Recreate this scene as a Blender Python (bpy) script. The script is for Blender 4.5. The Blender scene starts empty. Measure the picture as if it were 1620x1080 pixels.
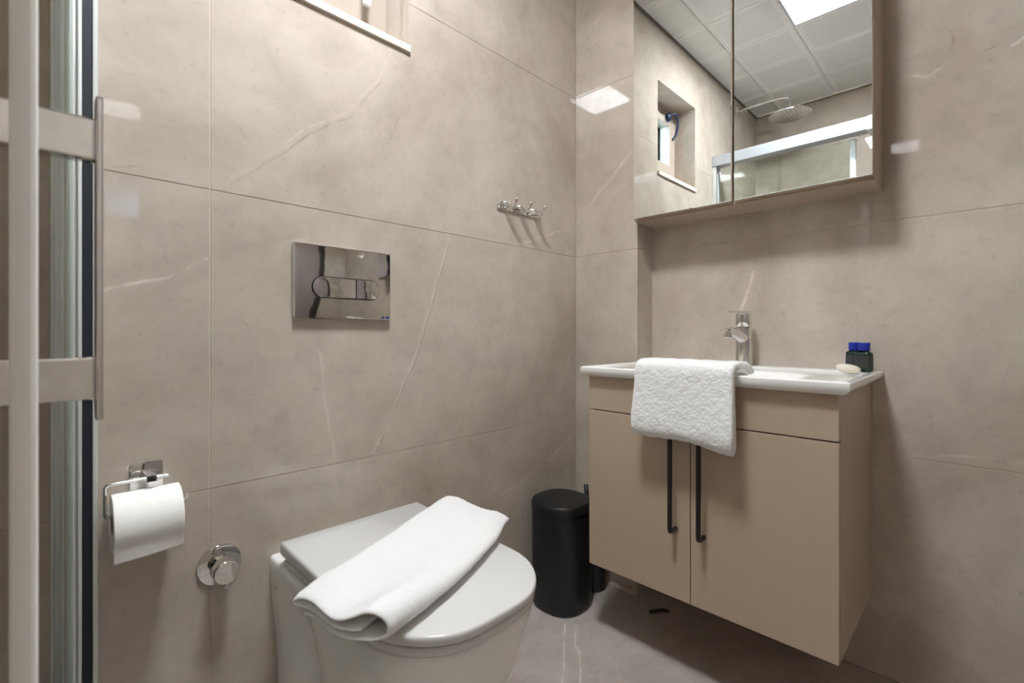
import bpy, bmesh, math, random
import numpy as np
from mathutils import Vector, Matrix, noise

random.seed(4)
S = bpy.context.scene
C = bpy.context.collection

# ------------------------------------------------------------------ camera
EYE = Vector((-1.4446, -1.0978, 0.885))
cam_d = bpy.data.cameras.new('camera')
cam = bpy.data.objects.new('camera', cam_d); C.objects.link(cam)
cam.location = EYE
cam.rotation_euler = (math.radians(90), 0, math.radians(44.91 - 90))
cam_d.sensor_width = 36; cam_d.lens = 748.85 / 1620 * 36
cam_d.shift_y = (526.3 - 540) / 1620
cam_d.clip_start = 0.01
cam_d.dof.use_dof = True; cam_d.dof.focus_distance = 1.5; cam_d.dof.aperture_fstop = 7.0
S.camera = cam

# ------------------------------------------------------------------ sky, light, exposure
PANEL_W = 36.5           # strength of the recessed ceiling panel
w = bpy.data.worlds.new('sky'); S.world = w; w.use_nodes = True
wn = w.node_tree; wn.nodes.clear()
wo = wn.nodes.new('ShaderNodeOutputWorld'); wb = wn.nodes.new('ShaderNodeBackground')
sk = wn.nodes.new('ShaderNodeTexSky'); sk.sky_type = 'NISHITA'; sk.sun_disc = False
sk.sun_elevation = math.radians(48); sk.sun_rotation = math.radians(200)
wb.inputs['Strength'].default_value = 3.0
wn.links.new(sk.outputs[0], wb.inputs[0]); wn.links.new(wb.outputs[0], wo.inputs[0])
S.view_settings.view_transform = 'Standard'; S.view_settings.look = 'None'
S.view_settings.exposure = 1.8; S.view_settings.gamma = 1.0
S.view_settings.use_curve_mapping = False
S.cycles.diffuse_bounces = 8; S.cycles.glossy_bounces = 6; S.cycles.max_bounces = 14
S.cycles.transparent_max_bounces = 16

# ------------------------------------------------------------------ materials
def srgb(r, g, b):
    f = lambda c: c / 12.92 if c <= 0.04045 else ((c + 0.055) / 1.055) ** 2.4
    return (f(r / 255), f(g / 255), f(b / 255), 1)

class NT:
    def __init__(self, name):
        self.m = bpy.data.materials.new(name); self.m.use_nodes = True
        self.t = self.m.node_tree; self.t.nodes.clear()
        self.out = self.n('ShaderNodeOutputMaterial')
    def n(self, typ, **kw):
        nd = self.t.nodes.new(typ)
        for k, v in kw.items():
            if k.startswith('i_'):
                key = k[2:]; key = int(key) if key.isdigit() else key
                self.put(nd.inputs[key], v)
            else: setattr(nd, k, v)
        return nd
    def put(self, sock, v):
        if isinstance(v, bpy.types.NodeSocket): self.t.links.new(v, sock)
        else: sock.default_value = v
    def math(self, op, a, b=None, clamp=False):
        nd = self.n('ShaderNodeMath', operation=op, use_clamp=clamp); self.put(nd.inputs[0], a)
        if b is not None: self.put(nd.inputs[1], b)
        return nd.outputs[0]
    def vm(self, op, a, b=None, scale=None):
        nd = self.n('ShaderNodeVectorMath', operation=op); self.put(nd.inputs[0], a)
        if b is not None: self.put(nd.inputs[1], b)
        if scale is not None: self.put(nd.inputs['Scale'], scale)
        return nd.outputs['Value'] if op in ('DOT_PRODUCT', 'LENGTH', 'DISTANCE') else nd.outputs[0]
    def mix(self, f, a, b, mode='MIX'):
        nd = self.n('ShaderNodeMix', data_type='RGBA', blend_type=mode)
        self.put(nd.inputs[0], f); self.put(nd.inputs[6], a); self.put(nd.inputs[7], b)
        return nd.outputs[2]
    def noise(self, vec, scale, detail=4, rough=.55, dist=0):
        nd = self.n('ShaderNodeTexNoise'); self.put(nd.inputs['Vector'], vec)
        nd.inputs['Scale'].default_value = scale; nd.inputs['Detail'].default_value = detail
        nd.inputs['Roughness'].default_value = rough; nd.inputs['Distortion'].default_value = dist
        return nd
    def range(self, v, a, b, c=0., d=1., smooth=False):
        nd = self.n('ShaderNodeMapRange'); nd.clamp = True
        if smooth: nd.interpolation_type = 'SMOOTHSTEP'
        self.put(nd.inputs[0], v)
        for i, q in enumerate((a, b, c, d)): self.put(nd.inputs[i + 1], q)
        return nd.outputs[0]
    def bsdf(self, **kw):
        b = self.n('ShaderNodeBsdfPrincipled')
        for k, v in kw.items(): self.put(b.inputs[k.replace('_', ' ')], v)
        self.t.links.new(b.outputs[0], self.out.inputs[0]); self.b = b
        return b
    def bump(self, h, strength=.2, dist=.001):
        nd = self.n('ShaderNodeBump'); self.put(nd.inputs['Height'], h)
        nd.inputs['Strength'].default_value = strength; nd.inputs['Distance'].default_value = dist
        self.t.links.new(nd.outputs[0], self.b.inputs['Normal'])

def seg_group():
    g = bpy.data.node_groups.new('vein_segment', 'ShaderNodeTree')
    for nm, ty, io in (('P', 'NodeSocketVector', 'INPUT'), ('A', 'NodeSocketVector', 'INPUT'), ('B', 'NodeSocketVector', 'INPUT'),
                       ('Width', 'NodeSocketFloat', 'INPUT'), ('Mask', 'NodeSocketFloat', 'OUTPUT')):
        g.interface.new_socket(nm, in_out=io, socket_type=ty)
    gi = g.nodes.new('NodeGroupInput'); go = g.nodes.new('NodeGroupOutput'); L = g.links.new
    def vm(op, a, b=None):
        nd = g.nodes.new('ShaderNodeVectorMath'); nd.operation = op; L(a, nd.inputs[0])
        if b is not None: L(b, nd.inputs[1])
        return nd
    def mt(op, a, b, clamp=False):
        nd = g.nodes.new('ShaderNodeMath'); nd.operation = op; nd.use_clamp = clamp; L(a, nd.inputs[0]); L(b, nd.inputs[1]); return nd.outputs[0]
    d = vm('SUBTRACT', gi.outputs[0], gi.outputs[1]).outputs[0]
    e = vm('SUBTRACT', gi.outputs[2], gi.outputs[1]).outputs[0]
    h = mt('DIVIDE', vm('DOT_PRODUCT', d, e).outputs['Value'], vm('DOT_PRODUCT', e, e).outputs['Value'], True)
    sc = g.nodes.new('ShaderNodeVectorMath'); sc.operation = 'SCALE'; L(e, sc.inputs[0]); L(h, sc.inputs['Scale'])
    dist = vm('DISTANCE', d, sc.outputs[0]).outputs['Value']
    mr = g.nodes.new('ShaderNodeMapRange'); mr.interpolation_type = 'SMOOTHSTEP'; L(dist, mr.inputs[0])
    mr.inputs[1].default_value = 0; L(gi.outputs[3], mr.inputs[2]); mr.inputs[3].default_value = 1; mr.inputs[4].default_value = 0
    L(mr.outputs[0], go.inputs[0])
    return g
SEG = seg_group()

def stone(name, veins, dark=(), rough=.032, base=((178, 166, 153), (192, 181.5, 169), (203, 192, 180)), warp=.02, seed=0.):
    """polished porcelain with a stone print; veins: list of (polyline of world points, width, strength)"""
    N = NT(name)
    pos = N.n('ShaderNodeNewGeometry').outputs['Position']
    sh = N.vm('ADD', pos, (seed, seed * .7, -seed * .4))
    big = N.noise(sh, 1.7, 7, .6, .6)
    ramp = N.n('ShaderNodeValToRGB'); N.put(ramp.inputs[0], big.outputs[0])
    cr = ramp.color_ramp; cr.elements[0].position = .36; cr.elements[1].position = .66
    cr.elements[0].color = srgb(*base[0]); cr.elements[1].color = srgb(*base[2])
    e = cr.elements.new(.5); e.color = srgb(*base[1])
    col = ramp.outputs[0]
    mid = N.noise(sh, 9, 8, .68, .3)
    col = N.mix(N.range(mid.outputs[0], .42, .68, 0, .38), col, srgb(154, 143, 132))
    fine = N.noise(sh, 46, 5, .7)
    col = N.mix(N.range(fine.outputs[0], .57, .74, 0, .30), col, srgb(134, 123, 113))
    # soft cloudy light streaks of the print
    wv = N.noise(sh, 2.3, 3, .45, .4)
    rid = N.math('ABSOLUTE', N.math('SUBTRACT', wv.outputs[0], .5))
    brk = N.range(N.noise(sh, 4.3, 2, .5).outputs[0], .5, .66)
    hair = N.math('MULTIPLY', N.range(rid, 0, .006, 1, 0), brk)
    col = N.mix(N.math('MULTIPLY', hair, .16), col, srgb(222, 210, 198))
    wn_ = N.noise(sh, 7, 4, .6); wf = N.noise(sh, 40, 3, .6)
    wpv = N.vm('ADD', N.vm('SCALE', N.vm('SUBTRACT', wn_.outputs[1], (.5, .5, .5)), scale=warp * 1.6),
               N.vm('SCALE', N.vm('SUBTRACT', wf.outputs[1], (.5, .5, .5)), scale=warp * .35))
    P = N.vm('ADD', pos, wpv)
    def chain(vs, off=(0, 0, 0), wmul=1.):
        acc = None
        for pts, wd, st in vs:
            m = None
            for a, b in zip(pts, pts[1:]):
                g = N.n('ShaderNodeGroup', node_tree=SEG)
                N.put(g.inputs[0], P); g.inputs[1].default_value = Vector(a) + Vector(off); g.inputs[2].default_value = Vector(b) + Vector(off)
                g.inputs[3].default_value = wd * wmul
                m = g.outputs[0] if m is None else N.math('MAXIMUM', m, g.outputs[0])
            m = N.math('MULTIPLY', m, st)
            acc = m if acc is None else N.math('MAXIMUM', acc, m)
        return acc
    bre = N.range(N.noise(sh, 23, 4, .6).outputs[0], .36, .62, .25, 1)
    if dark:
        col = N.mix(N.math('MULTIPLY', chain(dark), bre), col, srgb(116, 98, 84))
    if veins:
        halo = chain(veins, (0, 0, 0), 5.)
        col = N.mix(N.math('MULTIPLY', halo, .16), col, srgb(222, 210, 198))
        col = N.mix(N.math('MULTIPLY', chain(veins), bre), col, srgb(236, 227, 216))
    N.bsdf(Base_Color=col, Roughness=N.range(mid.outputs[0], .3, .7, rough * .85, rough * 1.25))
    N.b.inputs['IOR'].default_value = 1.5
    N.bump(fine.outputs[0], .015, .0005)
    return N.m

def A3(pts): return [(x, 0, z) for x, z in pts]
def B3(pts, x): return [(x, y, z) for y, z in pts]
def F3(pts): return [(x, y, 0) for x, y in pts]
veinsA = [
    (A3([(-1.173, 1.19), (-1.09, 1.269), (-1.018, 1.349), (-.911, 1.417), (-.825, 1.537), (-.789, 1.624)]), .0038, .30),
    (A3([(-1.39, .955), (-1.317, .975), (-1.27, .989), (-1.203, 1.032)]), .0058, .62),
    (A3([(-.843, .578), (-.785, .688), (-.711, .844), (-.648, 1.021), (-.598, 1.168)]), .0036, .55),
    (A3([(-.942, .592), (-.97, .746), (-.98, .835)]), .006, .38),
    (A3([(-.428, .359), (-.186, .421), (-.023, .495)]), .005, .40),
    (A3([(-.134, .604), (-.08, .714), (-.012, .84)]), .006, .30),
    (A3([(-.308, 1.175), (-.186, 1.226), (-.042, 1.273)]), .004, .50)]
darkA = [(A3([(-1.16, 1.19), (-1.08, 1.262), (-1.0, 1.345), (-.90, 1.41), (-.82, 1.53)]), .005, .34),
         (A3([(-.836, .578), (-.778, .688), (-.704, .844), (-.641, 1.021), (-.592, 1.168)]), .004, .45),
         (A3([(-.825, 1.354), (-.798, 1.391), (-.764, 1.46)]), .003, .45),
         (A3([(-1.361, 1.18), (-1.317, 1.19), (-1.27, 1.178)]), .003, .35)]
veinsB = [(B3([(-.027, 1.323), (-.098, 1.384), (-.262, 1.53)], 0), .004, .6),
          (B3([(-.563, .952), (-.577, .995), (-.596, 1.071)], .1), .008, .6),
          (B3([(-.955, 1.53), (-1.009, 1.516), (-1.026, 1.524)], .1), .005, .45),
          (B3([(-.985, .581), (-1.059, .592), (-1.2, .60)], .1), .005, .35),
          (B3([(-1.14, 1.53), (-1.22, 1.57), (-1.4, 1.60)], .1), .006, .5)]
darkB = [(B3([(-.034, 1.330), (-.105, 1.392), (-.262, 1.54)], 0), .004, .35),
         (B3([(-1.037, 1.608), (-1.043, 1.568), (-1.023, 1.53)], .1), .003, .4),
         (B3([(-1.08, 1.53), (-1.18, 1.55)], .1), .003, .35)]
linesF = [(F3([(-.307, -.193), (-.411, -.271), (-.6, -.41)]), .0035, .9),  # thin pale lines drawn across the floor tiles
          (F3([(-.295, -.227), (-.367, -.277), (-.38, -.302), (-.6, -.47)]), .0032, .9),
          (F3([(-.409, -.397), (-.56, -.50)]), .003, .7)]
STONE_A = stone('taupe stone tile back wall', veinsA, darkA)
STONE_B = stone('taupe stone tile right wall', veinsB, darkB, seed=3.1)
STONE_F = stone('taupe stone floor tile', linesF, (), rough=.2, seed=7.7, warp=.012,
                base=((165, 155, 148), (177, 168, 162), (189, 180, 174)))
STONE_O = stone('taupe stone tile', (), (), seed=5.3)

def plain(name, col, rough=.5, metal=0., bump=None, spec=.5, coat=0., var=.04):
    N = NT(name)
    pos = N.n('ShaderNodeTexCoord').outputs['Object']
    ns = N.noise(pos, 18, 4, .6)
    c = N.mix(N.range(ns.outputs[0], .3, .7, 0, var), col, (col[0] * .75, col[1] * .75, col[2] * .75, 1))
    N.bsdf(Base_Color=c, Roughness=rough, Metallic=metal)
    N.b.inputs['Specular IOR Level'].default_value = spec
    N.b.inputs['Coat Weight'].default_value = coat
    if bump:
        b = N.noise(pos, bump[0], 3, .6); N.bump(b.outputs[0], bump[1], bump[2])
    return N.m
GROUT = plain('beige grout', srgb(208, 195, 181), .8)
REVEAL = plain('beige reveal render', srgb(190, 177, 164), .35)
SILLM = plain('cream sill stone', srgb(232, 216, 200), .35)
CHROME = plain('chrome', (.80, .80, .79, 1), .05, 1., var=.02)
PLATECHROME = plain('bright chrome plate', (.62, .61, .59, 1), .035, 1., bump=(7, .14, .004), var=.02)
SATIN = plain('satin aluminium', (.74, .75, .735, 1), .34, .3)
POLAL = plain('pale anodised rail', (.44, .46, .49, 1), .3, .25)
RUBBER = plain('dark blue rubber seal', srgb(26, 32, 42), .5)
CERAM = plain('white ceramic', srgb(243, 243, 240), .07, coat=.3, var=.01)
SEATW = plain('white seat plastic', srgb(213, 212, 210), .16, var=.01)
BLACK = plain('matt black', srgb(24, 24, 25), .42, bump=(300, .05, .0004))
BLACKM = plain('black bar metal', srgb(20, 19, 19), .38)
TAUPE = plain('taupe lacquered board', srgb(180, 162, 141), .34, var=.02)
TAUPEDK = plain('taupe board edge', srgb(150, 131, 114), .45)
CABM = plain('cabinet taupe board', srgb(178, 160, 142), .45)
BLUE = plain('blue plastic cap', srgb(10, 40, 150), .3)
GREENB = plain('dark green plastic', srgb(18, 46, 38), .22)
LABELM = plain('dark printed label', srgb(52, 58, 56), .4, bump=(200, .05, .0003), var=.6)
SOAPM = plain('ivory soap', srgb(232, 226, 210), .45)
PAPER = plain('white toilet paper', srgb(250, 248, 244), .9, bump=(160, .25, .0012), spec=.1)
CEILM = None
DOORM = plain('grey beige door', srgb(158, 147, 142), .4)
DOORF = plain('dark door frame', srgb(58, 52, 47), .4)
TRAYM = plain('white acrylic tray', srgb(232, 232, 230), .2)
FRAMEB = plain('beige window frame', srgb(176, 164, 151), .4)
SASHW = plain('pale grey sash', srgb(206, 212, 218), .35)
CORDM = plain('blue black cord', srgb(28, 40, 70), .4)

def towel_mat(name):
    N = NT(name)
    pos = N.n('ShaderNodeTexCoord').outputs['Object']
    a = N.noise(pos, 420, 2, .7); b = N.noise(pos, 60, 4, .6)
    N.bsdf(Base_Color=N.mix(N.range(a.outputs[0], .3, .7, 0, .35), srgb(238, 238, 237), srgb(220, 219, 219)), Roughness=.95)
    N.b.inputs['Specular IOR Level'].default_value = .1
    N.b.inputs['Sheen Weight'].default_value = .35
    N.bump(N.math('ADD', a.outputs[0], b.outputs[0]), .5, .0018)
    return N.m
TERRY = towel_mat('white terry')

def glass_mat(name, tint, fac_lo=.04, fac_hi=.9, speck=0.):
    N = NT(name)
    fr = N.n('ShaderNodeFresnel'); fr.inputs[0].default_value = 1.5
    tr = N.n('ShaderNodeBsdfTransparent'); N.put(tr.inputs[0], tint)
    gl = N.n('ShaderNodeBsdfGlossy'); gl.inputs['Roughness'].default_value = .01; N.put(gl.inputs[0], (.95, .97, .96, 1))
    mx = N.n('ShaderNodeMixShader'); N.put(mx.inputs[0], fr.outputs[0]); N.put(mx.inputs[1], tr.outputs[0]); N.put(mx.inputs[2], gl.outputs[0])
    res = mx.outputs[0]
    if speck:
        pos = N.n('ShaderNodeNewGeometry').outputs['Position']
        v = N.n('ShaderNodeTexVoronoi'); N.put(v.inputs['Vector'], pos); v.inputs['Scale'].default_value = 55
        msk = N.math('MULTIPLY', N.range(v.outputs['Distance'], .05, .11, 1, 0), N.range(N.noise(pos, 5, 3).outputs[0], .5, .6))
        df = N.n('ShaderNodeBsdfDiffuse'); N.put(df.inputs[0], (.8, .8, .78, 1))
        m2 = N.n('ShaderNodeMixShader'); N.put(m2.inputs[0], N.math('MULTIPLY', msk, speck)); N.put(m2.inputs[1], res); N.put(m2.inputs[2], df.outputs[0])
        res = m2.outputs[0]
    N.t.links.new(res, N.out.inputs[0])
    return N.m
GLASS = glass_mat('shower glass', (.93, .96, .94, 1), speck=.5)
PANE = glass_mat('window glass', (.93, .96, .98, 1))

def mirror_mat():
    N = NT('mirror silver'); pos = N.n('ShaderNodeTexCoord').outputs['Object']
    ns = N.noise(pos, 2, 2)
    N.bsdf(Base_Color=N.mix(N.range(ns.outputs[0], .3, .7, 0, .02), (.895, .925, .92, 1), (.87, .90, .89, 1)), Roughness=0., Metallic=1.)
    return N.m
MIRROR = mirror_mat()

def ceil_mat():
    N = NT('perforated white ceiling metal')
    tc = N.n('ShaderNodeTexCoord').outputs['Object']
    sx = N.n('ShaderNodeSeparateXYZ'); N.put(sx.inputs[0], tc)
    def cell(s):
        f = N.math('FRACT', N.math('ADD', N.math('MULTIPLY', s, 1 / .0055), 100.5)); return N.math('POWER', N.math('SUBTRACT', f, .5), 2.)
    r2 = N.math('ADD', cell(sx.outputs[0]), cell(sx.outputs[1]))
    hole = N.range(r2, .05, .09, 1, 0)
    inside = N.math('MULTIPLY', N.math('LESS_THAN', N.math('ABSOLUTE', sx.outputs[0]), .125), N.math('LESS_THAN', N.math('ABSOLUTE', sx.outputs[1]), .125))
    h = N.math('MULTIPLY', hole, inside)
    N.bsdf(Base_Color=N.mix(h, srgb(246, 246, 245), srgb(196, 198, 199)), Roughness=.45)
    N.bump(N.math('SUBTRACT', 1., h), .3, .001)
    return N.m
CEILM = ceil_mat()

def emit_mat():
    N = NT('lit diffuser'); e = N.n('ShaderNodeEmission')
    pos = N.n('ShaderNodeTexCoord').outputs['Object']; ns = N.noise(pos, 3, 1)
    N.put(e.inputs[0], N.mix(N.range(ns.outputs[0], .3, .7, 0, .03), (.94, .97, 1., 1), (.93, .965, 1., 1))); e.inputs[1].default_value = PANEL_W
    N.t.links.new(e.outputs[0], N.out.inputs[0]); return N.m
EMIT = emit_mat()

# ------------------------------------------------------------------ mesh helpers
def thing(name, label, cat, loc=(0, 0, 0), group=None, kind=None):
    o = bpy.data.objects.new(name, None); C.objects.link(o); o.location = loc; o.empty_display_size = .05
    if label: o['label'] = label
    if cat: o['category'] = cat
    if group: o['group'] = group
    if kind: o['kind'] = kind
    return o
def worldloc(o):
    v = Vector((0, 0, 0))
    while o is not None: v = v + Vector(o.location); o = o.parent
    return v
def mk(name, bm, mat, parent=None, smooth=False, origin=None, label=None, cat=None, group=None, kind=None, auto=None, bevel=None, sub=0):
    """bm holds world coordinates; the object's origin goes to the parent's origin, or to the base of the shape"""
    bmesh.ops.recalc_face_normals(bm, faces=bm.faces)
    me = bpy.data.meshes.new(name)
    cs = [v.co for v in bm.verts]
    lo = Vector((min(c[i] for c in cs) for i in range(3))); hi = Vector((max(c[i] for c in cs) for i in range(3)))
    if origin is None: origin = Vector(((lo.x + hi.x) / 2, (lo.y + hi.y) / 2, lo.z))
    origin = Vector(origin)
    bmesh.ops.translate(bm, verts=bm.verts, vec=-origin)
    bm.to_mesh(me); bm.free()
    o = bpy.data.objects.new(name, me); C.objects.link(o)
    if parent is not None:
        o.parent = parent; o.location = origin - worldloc(parent)
    else: o.location = origin
    mats = mat if isinstance(mat, (list, tuple)) else [mat]
    for m in mats: me.materials.append(m)
    if smooth or auto:
        for p in me.polygons: p.use_smooth = True
    if auto:
        me.set_sharp_from_angle(angle=math.radians(auto))
    if bevel:
        md = o.modifiers.new('bevel', 'BEVEL'); md.width = bevel[0]; md.segments = bevel[1]; md.limit_method = 'ANGLE'; md.angle_limit = math.radians(35)
        md.harden_normals = False
        for p in me.polygons: p.use_smooth = True
        me.set_sharp_from_angle(angle=math.radians(40)) if False else None
    if sub:
        md = o.modifiers.new('sub', 'SUBSURF'); md.levels = sub; md.render_levels = sub
    if label: o['label'] = label
    if cat: o['category'] = cat
    if group: o['group'] = group
    if kind: o['kind'] = kind
    return o
def box(bm, a, b, bev=0, seg=2):
    a = Vector(a); b = Vector(b); lo = Vector(map(min, a, b)); hi = Vector(map(max, a, b))
    vs = [bm.verts.new((x, y, z)) for x in (lo.x, hi.x) for y in (lo.y, hi.y) for z in (lo.z, hi.z)]
    F = [(0, 1, 3, 2), (4, 6, 7, 5), (0, 4, 5, 1), (2, 3, 7, 6), (0, 2, 6, 4), (1, 5, 7, 3)]
    fs = [bm.faces.new([vs[i] for i in f]) for f in F]
    if bev:
        es = list({e for f in fs for e in f.edges})
        bmesh.ops.bevel(bm, geom=es, offset=bev, segments=seg, affect='EDGES', profile=.6)
    return bm
def B_(a, b, bev=0, seg=2): return box(bmesh.new(), a, b, bev, seg)
def prism(bm, poly, axis, lo, hi, bev=0):
    """polygon (2D list) in the plane across axis, from lo to hi"""
    def P(p, t):
        return {'x': (t, p[0], p[1]), 'y': (p[0], t, p[1]), 'z': (p[0], p[1], t)}[axis]
    a = [bm.verts.new(P(p, lo)) for p in poly]; b = [bm.verts.new(P(p, hi)) for p in poly]
    n = len(poly); fs = [bm.faces.new(a), bm.faces.new(b[::-1])]
    for i in range(n): fs.append(bm.faces.new((a[i], b[i], b[(i + 1) % n], a[(i + 1) % n])))
    if bev:
        es = list(set(fs[0].edges) | set(fs[1].edges))
        bmesh.ops.bevel(bm, geom=es, offset=bev, segments=2, affect='EDGES', profile=.6)
    return bm
def loft(bm, rings, cap=True):
    R = [[bm.verts.new(p) for p in r] for r in rings]
    n = len(R[0])
    for r0, r1 in zip(R, R[1:]):
        for i in range(n): bm.faces.new((r0[i], r0[(i + 1) % n], r1[(i + 1) % n], r1[i]))
    if cap:
        bm.faces.new(R[0][::-1]); bm.faces.new(R[-1])
    return bm
def frame_of(d):
    d = Vector(d).normalized(); up = Vector((0, 0, 1)) if abs(d.z) < .9 else Vector((1, 0, 0))
    a = d.cross(up).normalized(); return a, d.cross(a).normalized()
def lathe(bm, prof, c, d=(0, 0, 1), n=40):
    """profile [(r, t)] turned about the axis through c along d"""
    c = Vector(c); d = Vector(d).normalized(); a, b = frame_of(d)
    rings = [[c + d * t + (a * math.cos(2 * math.pi * k / n) + b * math.sin(2 * math.pi * k / n)) * max(r, 1e-5) for k in range(n)] for r, t in prof]
    return loft(bm, rings)
def smooth_path(pts, it=2):
    pts = [Vector(p) for p in pts]
    for _ in range(it):
        q = [pts[0]]
        for a, b in zip(pts, pts[1:]): q += [a * .75 + b * .25, a * .25 + b * .75]
        q.append(pts[-1]); pts = q
    return pts
def tube(bm, pts, r, n=12, smooth=0, caps=True):
    pts = smooth_path(pts, smooth) if smooth else [Vector(p) for p in pts]
    rs = r if isinstance(r, (list, tuple)) else [r] * len(pts)
    rings = []; a = None
    for i, p in enumerate(pts):
        d = (pts[min(i + 1, len(pts) - 1)] - pts[max(i - 1, 0)]).normalized()
        if a is None: a, b = frame_of(d)
        else:
            a = (a - d * a.dot(d)).normalized(); b = d.cross(a)
        rings.append([p + (a * math.cos(2 * math.pi * k / n) + b * math.sin(2 * math.pi * k / n)) * rs[i] for k in range(n)])
    return loft(bm, rings, caps)
def rrect(w, h, r, n=6, c=(0, 0)):
    out = []
    for sx, sy, a0 in ((1, 1, 0), (-1, 1, 90), (-1, -1, 180), (1, -1, 270)):
        for k in range(n + 1):
            t = math.radians(a0 + 90 * k / n)
            out.append((c[0] + sx * (w / 2 - r) + r * math.cos(t), c[1] + sy * (h / 2 - r) + r * math.sin(t)))
    return out
def copy_of(o, loc, parent):
    c = o.copy(); C.objects.link(c); c.parent = parent; c.location = loc; return c

# ------------------------------------------------------------------ the room
XL, XR, YF, H = -2.11, 0.1, -1.75, 2.345      # left wall, recessed right wall, front wall, ceiling
COL = -.262                                    # edge of the projecting pier in the corner
G = .0009                                      # half joint
ROWS = [0, .572, 1.172, 1.772, H]
WX0, WX1, WZ0, WZ1 = -1.15, -.737, 1.655, 2.09  # window opening
T = .012                                       # wall body stands this far behind the tile face

bm = bmesh.new()
box(bm, (XL - .2, .0013, -.1), (WX0, .22, H)); box(bm, (WX1, .0013, -.1), (.2, .22, H))
box(bm, (WX0, .0013, -.1), (WX1, .22, WZ0)); box(bm, (WX0, .0013, WZ1), (WX1, .22, H))
wall_back = mk('wall_back', bm, GROUT, kind='structure')
wall_back['label'] = 'taupe stone tiled back wall with a small high window'
for c0, c1 in ((-2.4, -1.2), (-1.2, 0)):
    for r0, r1 in zip(ROWS, ROWS[1:]):
        x0, x1, z0, z1 = max(c0, XL) + G, c1 - G, r0 + G, r1 - G
        poly = [(x0, z0), (x1, z0), (x1, z1), (x0, z1)]
        if c0 == -1.2 and r0 == 1.172: poly = [(x0, z0), (x1, z0), (x1, z1), (WX1, z1), (WX1, WZ0), (WX0, WZ0), (WX0, z1), (x0, z1)]
        if c0 == -1.2 and r0 == 1.772: poly = [(x0, z0), (WX0, z0), (WX0, WZ1), (WX1, WZ1), (WX1, z0), (x1, z0), (x1, z1), (x0, z1)]
        mk('wall_tile', prism(bmesh.new(), poly, 'y', 0, .010, .0008), STONE_A, wall_back)

bm = bmesh.new()
box(bm, (XR + .0013, .22, -.1), (XR + .2, YF - .2, H)); box(bm, (.0013, 0, -.1), (XR + .0013, COL + .0013, H))
wall_right = mk('wall_right', bm, GROUT, kind='structure')
wall_right['label'] = 'taupe stone tiled right wall with a shallow pier in the corner'
for r0, r1 in zip(ROWS, ROWS[1:]):
    z0, z1 = r0 + G, r1 - G
    mk('wall_tile', B_((0, -.0004, z0), (.010, COL, z1), .0008), STONE_B, wall_right)
    mk('wall_tile', B_((.0005, COL, z0), (XR, COL + .010, z1), .0008), STONE_B, wall_right)
    for y0, y1 in ((COL, COL - 1.2), (COL - 1.2, YF)):
        mk('wall_tile', B_((XR, y0 - G, z0), (XR + .010, y1 + G, z1), .0008), STONE_B, wall_right)

wall_left = mk('wall_left', B_((XL - .0013, .22, -.1), (XL - .2, YF - .2, H)), GROUT, kind='structure')
wall_left['label'] = 'taupe stone tiled wall at the back of the shower'
for r0, r1 in zip(ROWS, ROWS[1:]):
    for y0, y1 in ((0, -1.2), (-1.2, YF)):
        mk('wall_tile', B_((XL, y0 - G, r0 + G), (XL - .010, y1 + G, r1 - G), .0008), STONE_O, wall_left)

DX0, DX1, DZ = -1.05, -.25, 2.02
bm = bmesh.new()
for a, b in (((XL, -.1), (DX0, H)), ((DX1, -.1), (XR, H)), ((DX0, DZ), (DX1, H)), ((DX0, -.1), (DX1, 0))):
    box(bm, (a[0], YF - .0013, a[1]), (b[0], YF - .2, b[1]))
wall_front = mk('wall_front', bm, GROUT, kind='structure')
wall_front['label'] = 'taupe stone tiled wall with the doorway'
for r0, r1 in zip(ROWS, ROWS[1:]):
    z0, z1 = r0 + G, r1 - G
    if r0 < 1.7:
        mk('wall_tile', B_((XL, YF, z0), (DX0 - .05, YF - .01, z1), .0008), STONE_O, wall_front)
        mk('wall_tile', B_((DX1 + .05, YF, z0), (XR, YF - .01, z1), .0008), STONE_O, wall_front)
    else:
        poly = [(XL, z0), (DX0 - .05, z0), (DX0 - .05, DZ + .05), (DX1 + .05, DZ + .05), (DX1 + .05, z0), (XR, z0), (XR, z1), (XL, z1)]
        mk('wall_tile', prism(bmesh.new(), poly, 'y', YF, YF - .01, .0008), STONE_O, wall_front)
door = thing('door_1', 'grey beige bathroom door in a dark frame', None, ((DX0 + DX1) / 2, YF - .05, 0), kind='structure')
mk('door_leaf', B_((DX0 + .004, YF - .06, .006), (DX1 - .004, YF - .10, DZ - .004), .002), DOORM, door)
bm = bmesh.new()
box(bm, (DX0 - .05, YF + .008, 0), (DX0 + .003, YF - .06, DZ + .05)); box(bm, (DX1 + .05, YF + .008, 0), (DX1 - .003, YF - .06, DZ + .05))
box(bm, (DX0 + .003, YF + .008, DZ - .003), (DX1 - .003, YF - .06, DZ + .05))
mk('door_frame', bm, DOORF, door)
mk('door_handle', tube(bmesh.new(), [(DX0 + .06, YF - .06, 1.0), (DX0 + .06, YF - .01, 1.0), (DX0 + .18, YF - .01, 1.0)], .008, smooth=2), CHROME, door, smooth=True)

floor = mk('floor', B_((XL - .2, .22, -.0013), (XR + .2, YF - .2, -.1)), GROUT, kind='structure')
floor['label'] = 'grey taupe stone tiled floor'
for x0, x1 in ((XL, -1.82), (-1.82, -1.22), (-1.22, -.62), (-.62, -.02), (-.02, XR)):
    for y0, y1 in ((0, -.95), (-.95, YF)):
        if x0 == -.02 and y0 == 0: y0 = COL
        mk('floor_tile', B_((x0 + G, y0 - G, 0), (x1 - G, y1 + G, -.009), .0008), STONE_F, floor)

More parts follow.
